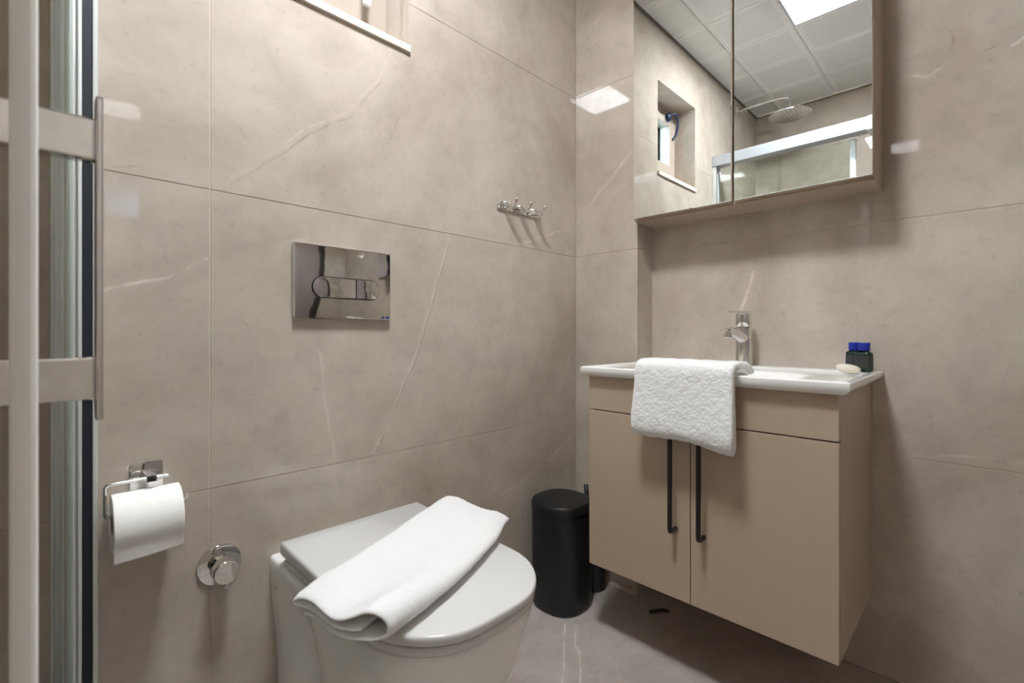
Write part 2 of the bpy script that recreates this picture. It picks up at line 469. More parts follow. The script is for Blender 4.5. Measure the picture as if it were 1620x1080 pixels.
# ceiling of 30 cm perforated metal trays; one place holds the light panel
ceiling = mk('ceiling', B_((XL - .2, .22, H + .03), (XR + .2, YF - .2, H + .15)), GROUT, kind='structure')
ceiling['label'] = 'suspended ceiling of white perforated metal trays'
YJ = -.155
tray = None; trays = {}
def tray_bm(x0, x1, y0, y1):
    bm = bmesh.new(); z = H; e = .0012
    x0 += e; x1 -= e; y0 += e; y1 -= e
    rings = []
    for ins, zz in ((0, z + .022), (0, z + .0035), (.004, z), (.012, z), (.015, z + .0012)):
        rings.append([(x0 + ins, y0 + ins, zz), (x1 - ins, y0 + ins, zz), (x1 - ins, y1 - ins, zz), (x0 + ins, y1 - ins, zz)])
    loft(bm, rings); return bm
xs = [-.0, -.3, -.6, -.9, -1.2, -1.5, -1.8, -2.1]; ys = [0, YJ, YJ - .3, YJ - .6, YJ - .9, YJ - 1.2, YJ - 1.5]
xe = [XR] + xs + [XL]; ye = ys + [YF]
for i in range(len(xe) - 1):
    for j in range(len(ye) - 1):
        x1, x0, y1, y0 = xe[i], xe[i + 1], ye[j], ye[j + 1]
        if x1 - x0 < .02: continue
        if i == 0 and j == 0: continue
        if abs(x1 + .9) < .01 and abs(y1 - (YJ - .3)) < .01: LIGHT = (x0, x1, y0, y1); continue
        key = (round(x1 - x0, 3), round(y1 - y0, 3)); c = Vector(((x0 + x1) / 2, (y0 + y1) / 2, H))
        if key in trays: copy_of(trays[key], c - worldloc(ceiling), ceiling)
        else: trays[key] = mk('ceiling_tile', tray_bm(x0, x1, y0, y1), CEILM, ceiling, origin=c)
# dark shadow-gap trim along the back and left walls
bm = bmesh.new(); box(bm, (XL, -.0005, H - .0045), (.0, -.010, H + .001)); mk('trim_1', bm, plain('grey wall angle', srgb(120, 116, 110), .5), kind='structure')
bm = bmesh.new(); box(bm, (XL + .0005, -.0105, H - .0045), (XL + .010, YF, H + .001)); mk('trim_2', bm, bpy.data.materials['grey wall angle'], kind='structure')

# ceiling light
x0, x1, y0, y1 = LIGHT
cl = thing('ceiling_light', 'square white recessed ceiling light panel, lit', 'light', ((x0 + x1) / 2, (y0 + y1) / 2, H))
bm = bmesh.new(); fr = .012
for a, b in (((x0 + .002, y0 + .002), (x0 + fr, y1 - .002)), ((x1 - fr, y0 + .002), (x1 - .002, y1 - .002)), ((x0 + fr, y0 + .002), (x1 - fr, y0 + fr)), ((x0 + fr, y1 - fr), (x1 - fr, y1 - .002))):
    box(bm, (*a, H - .004), (*b, H + .02))
mk('frame', bm, SASHW, cl)
mk('diffuser', B_((x0 + fr + .0005, y0 + fr + .0005, H - .001), (x1 - fr - .0005, y1 - fr - .0005, H + .006)), EMIT, cl)

# ------------------------------------------------------------------ window
win = thing('window_1', 'small high window deep in the tiled back wall', None, ((WX0 + WX1) / 2, .11, WZ0), kind='structure')
bm = bmesh.new()
fw = .05; yf, yb = .115, .165
box(bm, (WX0 + .002, yf, WZ0 + .002), (WX0 + fw, yb, WZ1 - .002)); box(bm, (WX1 - fw, yf, WZ0 + .002), (WX1 - .002, yb, WZ1 - .002))
box(bm, (WX0 + fw, yf, WZ0 + .002), (WX1 - fw, yb, WZ0 + fw)); box(bm, (WX0 + fw, yf, WZ1 - fw), (WX1 - fw, yb, WZ1 - .002))
wfr = mk('window_frame', bm, FRAMEB, win)
bm = bmesh.new(); a0, a1, b0, b1 = WX0 + fw + .001, WX1 - fw - .001, WZ0 + fw + .001, WZ1 - fw - .001; sw = .036
ys0, ys1 = .103, .150
box(bm, (a0, ys0, b0), (a0 + sw, ys1, b1)); box(bm, (a1 - sw - .02, ys0, b0), (a1, ys1, b1))
box(bm, (a0 + sw, ys0, b0), (a1 - sw - .02, ys1, 1.785)); box(bm, (a0 + sw, ys0, b1 - sw), (a1 - sw - .02, ys1, b1))
sash = mk('sash', bm, FRAMEB, win)
mk('pane', B_((a0 + sw, .128, 1.785), (a1 - sw - .02, .133, b1 - sw)), PANE, sash)
bm = bmesh.new(); box(bm, (-.834, ys0, 1.84), (-.808, ys0 - .010, 1.90), .003); box(bm, (-.832, ys0 - .010, 1.855), (-.812, ys0 - .032, 1.875), .003)
box(bm, (-.832, ys0 - .026, 1.758), (-.812, ys0 - .040, 1.876), .004)
mk('window_handle', bm, SASHW, sash, label='pale window lever handle')
bm = bmesh.new(); box(bm, (WX0 - .001, -.008, WZ0 - .017), (WX1 + .001, .112, WZ0 + .0015), .0008)
mk('sill', bm, SILLM, win)
for nm, a, b in (('reveal_panel', (WX1 - .0012, .0005, WZ0 + .002), (WX1 + .004, .115, WZ1)), ('reveal_panel', (WX0 - .004, .0005, WZ0 + .002), (WX0 + .0012, .115, WZ1)),
                 ('reveal_panel', (WX0 + .0012, .0005, WZ1 - .0012), (WX1 - .0012, .115, WZ1 + .004))):
    mk(nm, B_(a, b), STONE_O, win)
bm = bmesh.new(); lathe(bm, [(.0, 0), (.020, 0), (.022, .006), (.020, .016), (.010, .022), (.0, .022)], (-1.035, .103, 2.035), (0, -1, 0), 24)
lim = mk('limiter_body', bm, CORDM, win, smooth=True)
mk('limiter_cord', tube(bmesh.new(), [(-1.035, .085, 2.04), (-1.07, .07, 2.06), (-1.10, .07, 2.02), (-1.105, .085, 1.96), (-1.09, .10, 1.93)], .006, smooth=3), CORDM, lim, smooth=True)

# ------------------------------------------------------------------ shower
tray_o = mk('shower_tray', loft(bmesh.new(), [[(x, y, z) for x, y in rrect(.70 - 2 * i, .725 - 2 * i, .03 - i * .2, 5, (-1.757, -.3635))] for i, z in ((0, .001), (0, .036), (.004, .04), (.045, .04), (.06, .028))]), TRAYM,
            label='low white shower tray under the glass enclosure', cat='shower tray')
enc = thing('shower_enclosure', 'glass shower enclosure with aluminium rails and sliding doors', 'shower enclosure', (-1.40, -.70, .04))
ZB, ZT = .0405, 1.885
bm = bmesh.new(); box(bm, (-1.4295, -.0008, ZB), (-1.3915, -.020, ZT)); box(bm, (-1.4295, -.020, ZB), (-1.425, -.026, ZT)); box(bm, (-1.397, -.020, ZB), (-1.3915, -.026, ZT))
wp = mk('wall_profile', bm, SATIN, enc, bevel=(.001, 2))
mk('seal', B_((-1.391, -.0008, ZB), (-1.3785, -.022, ZT)), RUBBER, wp)
mk('cover_strip', B_((-1.378, -.0008, ZB), (-1.3712, -.024, ZT), .0015), SATIN, wp)
rail = mk('top_rail', B_((-1.432, -.001, ZT - .058), (-1.367, -.712, ZT + .001), .003), POLAL, enc)
mk('corner_joint', B_((-1.436, -.712, ZT - .062), (-1.364, -.742, ZT + .003), .004), SASHW, rail)
mk('bottom_rail', B_((-1.432, -.043, ZB), (-1.372, -.712, ZB + .03), .003), POLAL, enc)
mk('fixed_glass', B_((-1.421, -.027, ZB + .031), (-1.415, -.345, ZT - .06)), GLASS, enc, label='clear fixed glass panel')
mk('side_rail', B_((-1.436, -.7155, ZT - .058), (XL + .001, -.738, ZT + .001), .003), POLAL, enc)
mk('side_bottom_rail', B_((-1.436, -.7155, ZB), (XL + .001, -.738, ZB + .03), .003), POLAL, enc)
mk('side_glass', B_((-1.80, -.724, ZB + .031), (XL + .02, -.730, ZT - .06)), GLASS, enc, label='clear side glass panel')
# sliding door, nearly closed: glass, edge profile and through-handle
dg = mk('sliding_door', B_((-1.4525, -.315, ZB + .031), (-1.4465, -.648, ZT - .06)), GLASS, enc, label='clear sliding glass door')
mk('edge_profile', B_((-1.4575, -.636, ZB + .031), (-1.4440, -.662, ZT - .061), .006, 4), plain('pale edge profile', (.93, .93, .905, 1), .25, 0.), dg)
hb = bmesh.new(); yh0, yh1 = -.601, -.600
for zz in (.866 - .033, 1.051 - .032):
    box(hb, (-1.4464, yh0 - .006, zz), (-1.4125, yh1 + .006, zz + .033), .002)
    box(hb, (-1.4526, yh0 - .006, zz), (-1.488, yh1 + .006, zz + .033), .002)
box(hb, (-1.4125, yh0 - .008, .816), (-1.4075, yh1 + .008, 1.070), .002); box(hb, (-1.488, yh0 - .008, .816), (-1.493, yh1 + .008, 1.070), .002)
mk('handle', hb, CHROME, dg, label='chrome door handle with two square posts')
# rain shower
sh = thing('rain_shower', 'round chrome rain shower head on a wall arm', 'shower head', (-1.75, -.0, 2.262))
mk('arm', tube(bmesh.new(), [(-1.75, -.001, 2.27), (-1.75, -.13, 2.272), (-1.75, -.25, 2.268), (-1.75, -.297, 2.255), (-1.75, -.298, 2.205)], .0085, smooth=2), CHROME, sh, smooth=True)
mk('wall_flange', lathe(bmesh.new(), [(0, .0005), (.03, .0005), (.03, .004), (.024, .009), (.009, .011)], (-1.75, 0, 2.27), (0, -1, 0)), CHROME, sh, auto=40)
hd = mk('head_disc', lathe(bmesh.new(), [(0, .056), (.013, .056), (.014, .036), (.022, .024), (.06, .014), (.106, .008), (.110, .003), (.108, 0), (0, 0)], (-1.75, -.298, 2.150), (0, 0, 1), 56), CHROME, sh, auto=40)
nb = bmesh.new()
for rr, nn in ((.02, 6), (.04, 12), (.06, 18), (.08, 24), (.098, 30)):
    for k in range(nn):
        t = 2 * math.pi * k / nn; c = (-1.75 + rr * math.cos(t), -.298 + rr * math.sin(t), 2.150)
        lathe(nb, [(.0025, .0), (.0018, -.002), (0, -.002)], c, (0, 0, 1), 6)
mk('nozzles', nb, plain('grey silicone', srgb(120, 122, 124), .6), hd, kind='stuff')

# ------------------------------------------------------------------ vanity
VX, VY0, VY1, VZ0, VZ1, SEAM, MID = -.304, -.280, -.891, .212, .760, .663, -.5835
van = thing('vanity_cabinet', 'taupe wall-hung vanity cabinet with two doors under the basin', 'vanity cabinet', ((VX + XR) / 2, (VY0 + VY1) / 2, VZ0))
bm = bmesh.new()
box(bm, (VX + .020, VY0, VZ0), (XR - .0005, VY0 - .017, VZ1)); box(bm, (VX + .020, VY1 + .017, VZ0), (XR - .0005, VY1, VZ1))
box(bm, (VX + .020, VY0 - .017, VZ0), (XR - .0005, VY1 + .017, VZ0 + .017)); box(bm, (VX + .025, VY0 - .017, VZ1 - .03), (VX + .043, VY1 + .017, VZ1 - .001))
box(bm, (XR - .012, VY0 - .017, VZ0 + .017), (XR - .004, VY1 + .017, VZ1))
mk('body', bm, TAUPE, van)
mk('top_panel', B_((VX, VY0, SEAM + .0015), (VX + .019, VY1, VZ1), .0012), TAUPE, van)
for y0, y1, yh in ((VY0, MID + .001, -.5455), (MID - .001, VY1, -.6175)):
    dd = mk('door', B_((VX, y0, VZ0 + .001), (VX + .019, y1, SEAM - .0015), .0012), TAUPE, van)
    hx = VX - .032
    mk('handle', tube(bmesh.new(), [(VX - .0002, yh, .390), (hx + .008, yh, .390), (hx + .002, yh, .392), (hx, yh, .398), (hx, yh, .622), (hx + .002, yh, .628), (hx + .008, yh, .630), (VX - .0002, yh, .630)], .0058, 14), BLACKM, dd, smooth=True, label='slim black bar handle')

# basin: a height field for the top, a flared lip below
bx0, bx1, by0, by1, bz = -.326, XR - .0006, COL - .001, -.913, .7885
def sstep(a, b, t):
    t = min(1, max(0, (t - a) / (b - a))); return t * t * (3 - 2 * t)
def basin_top(u, v):
    """u: distance from front, v: distance from left side"""
    L, W = bx1 - bx0, by0 - by1
    edge = min(u, v, W - v)                          # low border on three sides
    z = bz - .007 * sstep(.010, .026, edge)
    if u > L - .085: z = bz - .007 * sstep(.010, .026, edge) * sstep(0, .02, (L - .065) - u) - .0005
    # bowl
    cu, cv = (u - .163) / .118, (v - W / 2) / .225
    d = (abs(cu) ** 3.2 + abs(cv) ** 3.2) ** (1 / 3.2)
    z -= .105 * (1 - sstep(.48, 1.0, d))
    return z
bm = bmesh.new(); nu, nv = 56, 84
L, W = bx1 - bx0, by0 - by1
def warp(t, n):   # denser sampling near the ends
    t = t / n; return t - .10 * math.sin(2 * math.pi * t) / (2 * math.pi) * 1.0
grid = []
for i in range(nu + 1):
    u = warp(i, nu) * L; row = []
    for j in range(nv + 1):
        v = warp(j, nv) * W
        ed = min(u, v, W - v); z = basin_top(u, v) - (.0035 * (1 - sstep(0, .006, ed)))
        row.append(bm.verts.new((bx0 + u, by0 - v, z)))
    grid.append(row)
for i in range(nu):
    for j in range(nv): bm.faces.new((grid[i][j], grid[i + 1][j], grid[i + 1][j + 1], grid[i][j + 1]))
per = [grid[i][0] for i in range(nu)] + [grid[nu][j] for j in range(nv)] + [grid[i][nv] for i in range(nu, 0, -1)] + [grid[0][j] for j in range(nv, 0, -1)]
prev = per
for ins, zz in ((-.0006, bz - .009), (.0015, bz - .018), (.006, bz - .024), (.013, VZ1 + .0003)):
    cur = []
    for v in per:
        x, y = v.co.x, v.co.y
        x = max(x, bx0 + ins) if x < bx0 + abs(ins) + .02 else x
        if ins > 0: y = min(by0 - ins, max(by1 + ins, y))
        cur.append(bm.verts.new((x, y, zz)))
    n = len(per)
    for k in range(n): bm.faces.new((prev[k], prev[(k + 1) % n], cur[(k + 1) % n], cur[k]))
    prev = cur
bm.faces.new(prev)
basin = mk('washbasin', bm, CERAM, smooth=True, auto=55, label='white rectangular ceramic washbasin on the vanity cabinet', cat='washbasin')
mk('drain', lathe(bmesh.new(), [(0, 0), (.022, 0), (.022, .003), (.018, .005), (0, .006)], (bx0 + .163, (by0 + by1) / 2, basin_top(.163, W / 2) + .0005)), CHROME, basin, auto=40)

# faucet
fx, fy, fz = .038, -.592, bz - .0005
fa = thing('faucet', 'chrome single-lever basin faucet behind the white hand towel', 'faucet', (fx, fy, fz))
mk('body', lathe(bmesh.new(), [(0, 0), (.0265, 0), (.0265, .004), (.0225, .010), (.0215, .06), (.0215, .088), (.0225, .112), (.019, .114), (.0, .114)], (fx, fy, fz), n=40), CHROME, fa, auto=40)
bm = tube(bmesh.new(), [(fx - .008, fy, fz + .083), (fx - .06, fy, fz + .094), (fx - .10, fy, fz + .100), (fx - .118, fy, fz + .099), (fx - .126, fy, fz + .094)], [.017, .0155, .014, .0135, .0125], 20)
lathe(bm, [(.0, .004), (.0125, .004), (.0125, -.010), (.009, -.012), (0, -.012)], (fx - .122, fy, fz + .095))
mk('spout', bm, CHROME, fa, auto=45)
mk('cartridge_cap', lathe(bmesh.new(), [(0, .1145), (.020, .1145), (.0225, .118), (.0225, .150), (.021, .154), (0, .155)], (fx, fy, fz)), CHROME, fa, auto=40)
bm = bmesh.new(); prism(bm, [(fx + .020, fy - .014), (fx + .020, fy + .014), (fx - .03, fy + .012), (fx - .098, fy + .007), (fx - .100, fy - .007), (fx - .03, fy - .012)], 'z', fz + .1552, fz + .1602, .0015)
mk('lever', bm, CHROME, fa, auto=40)

# bottles, soap
def bottle(x, y, label, rz):
    z = bz - .0015
    o = thing('toiletry_bottle', label, 'bottle', (x, y, z), 'hotel toiletry bottles')
    rings = []
    for s, zz in ((.92, 0), (1, .003), (1, .043), (.94, .0475), (.62, .051), (.55, .053)):
        ca, sa = math.cos(rz), math.sin(rz)
        rings.append([(x + ca * px - sa * py, y + sa * px + ca * py, z + zz) for px, py in rrect(.024 * s, .036 * s, .009 * s, 5)])
    mk('bottle_body', loft(bmesh.new(), rings), GREENB, o, auto=45)
    rings = [[(x + math.cos(rz) * px - math.sin(rz) * py, y + math.sin(rz) * px + math.cos(rz) * py, z + zz) for px, py in rrect(.0246, .0366, .0092, 5)] for zz in (.007, .040)]
    mk('label', loft(bmesh.new(), rings, False), LABELM, o, smooth=True, label='dark printed wrap label')
    mk('cap', lathe(bmesh.new(), [(0, .0532), (.0125, .0532), (.0125, .071), (.0115, .073), (0, .073)], (x, y, z), n=28), BLUE, o, auto=40, label='blue screw cap')
bottle(.036, -.883, 'small dark green bottle with blue cap, nearer the basin end', math.radians(-20))
bottle(.074, -.856, 'small dark green bottle with blue cap, partly behind the other bottle', math.radians(-20))
bm = bmesh.new(); bmesh.ops.create_uvsphere(bm, u_segments=28, v_segments=16, radius=1)
for v in bm.verts:
    c = v.co; k = lambda t, e: math.copysign(abs(t) ** e, t)
    v.co = Vector((k(c.x, .8) * .020, k(c.y, .8) * .026, k(c.z, .85) * .011))
bmesh.ops.rotate(bm, verts=bm.verts, cent=(0, 0, 0), matrix=Matrix.Rotation(math.radians(9), 3, 'X') @ Matrix.Rotation(math.radians(25), 3, 'Z'))
bmesh.ops.translate(bm, verts=bm.verts, vec=(-.012, -.857, .7955))
mk('soap_bar', bm, SOAPM, smooth=True, label='ivory oval soap bar on the basin rim beside the bottles', cat='soap')

# ------------------------------------------------------------------ towels
def nz(p, s, seed=0): return noise.fractal(Vector(p) * s + Vector((seed, seed, seed)), 1.0, 2.0, 3)
def sheet(bm, Cg, t, amp=.0, fine=.0, seed=0., edge_round=True):
    """thick sheet around the centre grid Cg[i][j]"""
    A = np.array([[tuple(p) for p in r] for r in Cg]); ni, nj = A.shape[:2]
    du = np.gradient(A, axis=0); dv = np.gradient(A, axis=1)
    nn = np.cross(du, dv); nn /= np.linalg.norm(nn, axis=2, keepdims=True) + 1e-9
    tv = []
    for sgn in (1, -1):
        g = []
        for i in range(ni):
            row = []
            for j in range(nj):
                p = A[i, j]; th = t / 2
                k = min(j, nj - 1 - j)
                if edge_round: th *= (.35, .72, .92, 1)[min(k, 3)]
                k2 = min(i, ni - 1 - i)
                if edge_round: th *= (.5, .8, 1)[min(k2, 2)]
                d = th + (amp * nz(p, 45, seed) + fine * nz(p, 330, seed + 5)) * (1 if sgn > 0 else .5)
                row.append(bm.verts.new(p + sgn * nn[i, j] * d))
            g.append(row)
        tv.append(g)
    a, b = tv
    for i in range(ni - 1):
        for j in range(nj - 1):
            bm.faces.new((a[i][j], a[i + 1][j], a[i + 1][j + 1], a[i][j + 1])); bm.faces.new((b[i][j], b[i][j + 1], b[i + 1][j + 1], b[i + 1][j]))
    for i in range(ni - 1):
        bm.faces.new((a[i][0], b[i][0], b[i + 1][0], a[i + 1][0])); bm.faces.new((a[i][-1], a[i + 1][-1], b[i + 1][-1], b[i][-1]))
    for j in range(nj - 1):
        bm.faces.new((a[0][j], a[0][j + 1], b[0][j + 1], b[0][j])); bm.faces.new((a[-1][j], b[-1][j], b[-1][j + 1], a[-1][j + 1]))
    return bm
def resample(pts, n, it=3):
    pts = smooth_path([Vector((*p, 0)) for p in pts], it)
    d = [0]
    for a, b in zip(pts, pts[1:]): d.append(d[-1] + (b - a).length)
    out = []; k = 0
    for i in range(n):
        s = d[-1] * i / (n - 1)
        while k < len(d) - 2 and d[k + 1] < s: k += 1
        f = (s - d[k]) / max(1e-9, d[k + 1] - d[k]); out.append(pts[k].lerp(pts[k + 1], min(1, f)))
    return [(p.x, p.y) for p in out]

# hand towel folded double over the basin front
bm = bmesh.new()
xi, xo, zl, t_ = bx0 - .0095, bx0 - .0295, .640, .0165
path = [(bx0 + .085, bz - .002), (bx0 + .06, bz + .0105), (bx0 + .03, bz + .0115), (bx0 + .006, bz + .0105), (xi + .001, bz + .005), (xi, bz - .006), (xi, bz - .03), (xi - .002, zl + .06), (xi - .003, zl + .018),
        (xi - .005, zl + .004), (xi - .012, zl - .004), (xo - .003, zl + .002), (xo - .0065, zl + .016), (xo - .004, zl + .06), (xo - .001, bz - .02), (xo, bz + .006), (xo + .006, bz + .017), (xo + .020, bz + .0225),
        (bx0 + .03, bz + .0225), (bx0 + .06, bz + .020), (bx0 + .088, bz + .012), (bx0 + .100, bz + .002)]
NI, NJ = 250, 108
rs = resample(path, NI, 2)
Cg = []
for i, (x, z) in enumerate(rs):
    row = []
    outer = sstep(.40, .55, i / (NI - 1))
    hang = sstep(bz - .01, zl, z)
    for j in range(NJ):
        s = j / (NJ - 1)
        y = -.461 - (.239 + .006 * outer) * s + .006 * (1 - s) * hang - .004 * s * hang
        dz = (-.016 * s - .004 * math.sin(s * 7 + 1)) * hang
        dx = -(.003 + .003 * math.sin(s * 5.5 + 2)) * hang * outer - .004 * outer * hang * sstep(.7, 1, s)
        row.append((x + dx, y, z + dz))
    Cg.append(row)
sheet(bm, Cg, t_, .0026, .0030, 1.)
mk('hand_towel', bm, TERRY, smooth=True, label='white terry hand towel draped over the front of the basin', cat='towel')

# ------------------------------------------------------------------ mirror cabinet
MX, MY0, MY1, MZ0, MZ1 = -.050, -.274, -.913, 1.259, 2.03
mc = thing('mirror_cabinet', 'taupe wall cabinet with two mirrored doors above the basin', 'mirror cabinet', ((MX + XR) / 2, (MY0 + MY1) / 2, MZ0))
bm = bmesh.new()
xb = XR - .0006; xf = MX + .020
box(bm, (xf, MY0, MZ0 - .006), (xb, MY0 - .016, MZ1)); box(bm, (xf, MY1 + .016, MZ0 - .008), (xb, MY1 - .0005, MZ1))
box(bm, (xf, MY0 - .016, MZ0 - .006), (xb, MY1 + .016, MZ0 + .010)); box(bm, (xf, MY0 - .016, MZ1 - .016), (xb, MY1 + .016, MZ1)); box(bm, (xb - .006, MY0 - .016, MZ0 + .010), (xb - .001, MY1 + .016, MZ1 - .016))
mk('body', bm, CABM, mc)
MM = -.5915
for y0, y1 in ((MY0, MM + .0022), (MM - .0022, MY1)):
    dd = mk('door', B_((MX + .0045, y0, MZ0), (MX + .0185, y1, MZ1), .001), CABM, mc)
    mk('mirror', B_((MX, y0 - .0015, MZ0 + .0015), (MX + .0043, y1 + .0015, MZ1 - .001), .0012, 1), MIRROR, dd, label='clear mirror glass')

# ------------------------------------------------------------------ toilet
TX = -.920
toi = thing('toilet', 'white wall-hung toilet with closed square-cornered lid', 'toilet', (TX, -.25, .09))
def d_outline(hw, yb, yf, rf, bow, rb=.02, ns=16, na=10, nf=9, side=None):
    pts = []
    ycor = yf + rf                       # where the front corner arc starts
    def sw(y): return hw - (side(y) if side else 0)
    for k in range(ns): y = yb + (ycor - yb) * k / ns; pts.append((-sw(y), y))
    for k in range(na):
        t = math.pi * .5 * k / na; x = -(sw(ycor) - rf) - rf * math.cos(t); y = ycor - rf * math.sin(t)
        pts.append((x, y))
    wf = sw(ycor) - rf
    for k in range(nf): s = k / (nf - 1); pts.append((-wf + 2 * wf * s, yf))
    for k in range(na - 1, -1, -1):
        t = math.pi * .5 * k / na; pts.append(((sw(ycor) - rf) + rf * math.cos(t), ycor - rf * math.sin(t)))
    for k in range(ns - 1, -1, -1): y = yb + (ycor - yb) * k / ns; pts.append((sw(y), y))
    out = []
    for x, y in pts:
        q = max(0, (yb - y) / (yb - yf)); out.append((x, y - bow * (1 - min(1, abs(x) / hw) ** 2) * sstep(.55, 1, q)))
    return out
rings = []
for z, hw, yf, rf, bow in ((.088, .116, -.36, .10, .02), (.10, .126, -.39, .11, .02), (.15, .142, -.435, .115, .02), (.22, .155, -.472, .118, .018), (.29, .163, -.500, .12, .016), (.34, .1665, -.515, .12, .014),
                           (.375, .168, -.524, .12, .012), (.392, .168, -.527, .12, .012), (.399, .166, -.525, .118, .012), (.402, .161, -.520, .114, .012)):
    k = sstep(.375, .29, z)
    hw2 = max(hw, .152 if z > .09 else hw)
    sd = lambda y, k=k, hw2=hw2, hw=hw: (hw2 - hw) * sstep(-.03, -.16, y) + .040 * k * math.exp(-((y + .135) / .058) ** 2)
    o = d_outline(hw2, -.0006, yf, rf, bow, side=sd)
    rings.append([(TX + x, y, z) for x, y in o])
mk('bowl', loft(bmesh.new(), rings), CERAM, toi, auto=60)
def slab(hw, yb, yf, rf, bow, z0, z1, ins, tilt=0.):
    rg = []
    for i_, z in ((ins, z0), (0, z0 + ins), (0, z1 - ins), (ins * .3, z1 - ins * .3), (ins, z1)):
        o = d_outline(hw - i_, yb - i_, yf + i_, rf - i_, bow, ns=8)
        top = (z - z0) / (z1 - z0)
        rg.append([(TX + x, y, z + tilt * top * (1 - min(1, (yb - y) / (yb - yf)))) for x, y in o])
    return loft(bmesh.new(), rg)
mk('seat', slab(.165, -.075, -.535, .122, .012, .4030, .4175, .003), SEATW, toi, auto=50)
lid = mk('lid', slab(.168, -.062, -.539, .125, .012, .4200, .4370, .004, .014), SEATW, toi, auto=50)
for s in (-1, 1): mk('hinge', B_((TX + s * .085 - .03, -.066, .4022), (TX + s * .085 + .03, -.0745, .419), .002), SEATW, toi)
mk('side_screw_cap', lathe(bmesh.new(), [(0, 0), (.006, 0), (.006, .001), (0, .0006)], (TX - .1672, -.03, .345), (-1, 0, 0), 20), CHROME, toi, auto=40)

# bath towel folded and laid across the lid
ang = math.radians(20.5); ax = Vector((math.cos(ang), math.sin(ang), 0)); fwd = Vector((math.sin(ang), -math.cos(ang), 0))
org = Vector((-1.163, -.322, .4440)); LEN = .462
def towel_path(s):
    q = 1 - sstep(.0, .55, s)            # open loop at the left end, flat towards the right
    bul = .024 + .017 * q
    return [(.150, .010 + .006 * q), (.10, .0095), (.05, .0100), (.012, .0115), (-.002, .0145), (-.003, .019), (.006, .0235), (.03, .0245), (.07, .0205 - .002 * q), (.105, .0215 - .001 * q), (.135, .0225 + .010 * q),
            (.158, bul + .002), (.178, bul - .003), (.190, bul * .62), (.188, .008), (.172, .0022), (.14, .0012), (.08, .0010), (.02, .0012)]
NJ, NI = 150, 150
cols = []
for j in range(NJ):
    s = j / (NJ - 1); rs = resample(towel_path(s), NI); col = []
    wsc = 1.0 + .04 * math.sin(s * 3) - .10 * sstep(.72, 1, s)
    for i, (u, v) in enumerate(rs):
        p = org + ax * (LEN * s + .010 * math.sin(u * 30 + 1)) + fwd * (u * wsc + .006 * math.sin(s * 5.))
        over = max(0, (TX - .175) - p.x) + max(0, p.x - (TX + .178))
        z = v + .0006 * math.sin(s * 21 + u * 30) * (v > .014) + .004 * sstep(.6, .9, s) * math.sin(u * 26) * (v > .014)
        lt = .014 * (1 - min(1, max(0, (-.062 - p.y) / .462)))        # slope of the lid
        k_ = 1. if s < .5 else .6; p.z = org.z + z + lt - k_ * (over * .10 + 1.8 * over * over)
        col.append(tuple(p))
    cols.append(col)
Cg = [[cols[j][i] for j in range(NJ)] for i in range(NI)]
mk('bath_towel', sheet(bmesh.new(), Cg, .0075, .0006, .0010, 9.), TERRY, smooth=True, label='folded white bath towel lying across the toilet lid', cat='towel')

# ------------------------------------------------------------------ wall fittings
fp = thing('flush_plate', 'chrome dual flush plate on the wall above the toilet', 'flush plate', (-.9215, -.004, .917))
pl_ = mk('plate', prism(bmesh.new(), rrect(.243, .171, .004, 4, (-.9215, 1.0025)), 'y', -.0004, -.0125, .0025), PLATECHROME, fp, auto=40)
def stadium(x0, x1, z0, z1, left=True, right=True, n=14):
    r = (z1 - z0) / 2; zc = (z0 + z1) / 2; out = []
    if right: out += [(x1 - r + r * math.cos(t), zc + r * math.sin(t)) for t in [math.pi * (-.5 + k / n) for k in range(n + 1)]]
    else: out += [(x1, z0), (x1, z1)]
    if left: out += [(x0 + r + r * math.cos(t), zc + r * math.sin(t)) for t in [math.pi * (.5 + k / n) for k in range(n + 1)]]
    else: out += [(x0, z1), (x0, z0)]
    return out
mk('button_surround', prism(bmesh.new(), stadium(-1.0035, -.8305, .9655, 1.0165), 'y', -.0126, -.0132), plain('dark gap', srgb(40, 38, 36), .4), fp)
mk('button', prism(bmesh.new(), stadium(-1.0015, -.8975, .9675, 1.0145, True, False), 'y', -.0133, -.0175, .0018), PLATECHROME, fp, auto=40, label='large flush button')
mk('button', prism(bmesh.new(), stadium(-.8955, -.8325, .9675, 1.0145, False, True), 'y', -.0133, -.0175, .0018), PLATECHROME, fp, auto=40, label='small flush button')

hk = thing('hook_rail', 'small chrome hook rail on the back wall near the corner', 'hook rail', (-.31, -.003, 1.27))
mk('rail', prism(bmesh.new(), rrect(.204, .017, .004, 4, (-.31, 1.289)), 'y', -.0004, -.006, .001), CHROME, hk, auto=40)
for hx in (-.378, -.310, -.242):
    bm = tube(bmesh.new(), [(hx, -.005, 1.287), (hx, -.022, 1.284), (hx, -.040, 1.285), (hx, -.050, 1.292), (hx, -.053, 1.303)], [.006, .005, .0045, .0045, .0048], 12, caps=True)
    lathe(bm, [(0, -.003), (.0062, -.002), (.0068, .002), (.005, .006), (0, .0075)], (hx, -.0535, 1.305), (0, -.15, 1), 16)
    tube(bm, [(hx - .022, -.005, 1.302), (hx - .012, -.020, 1.300), (hx, -.030, 1.284)], .0035, 10)
    tube(bm, [(hx + .022, -.005, 1.302), (hx + .012, -.020, 1.300), (hx, -.030, 1.284)], .0035, 10)
    mk('hook', bm, CHROME, hk, auto=60)

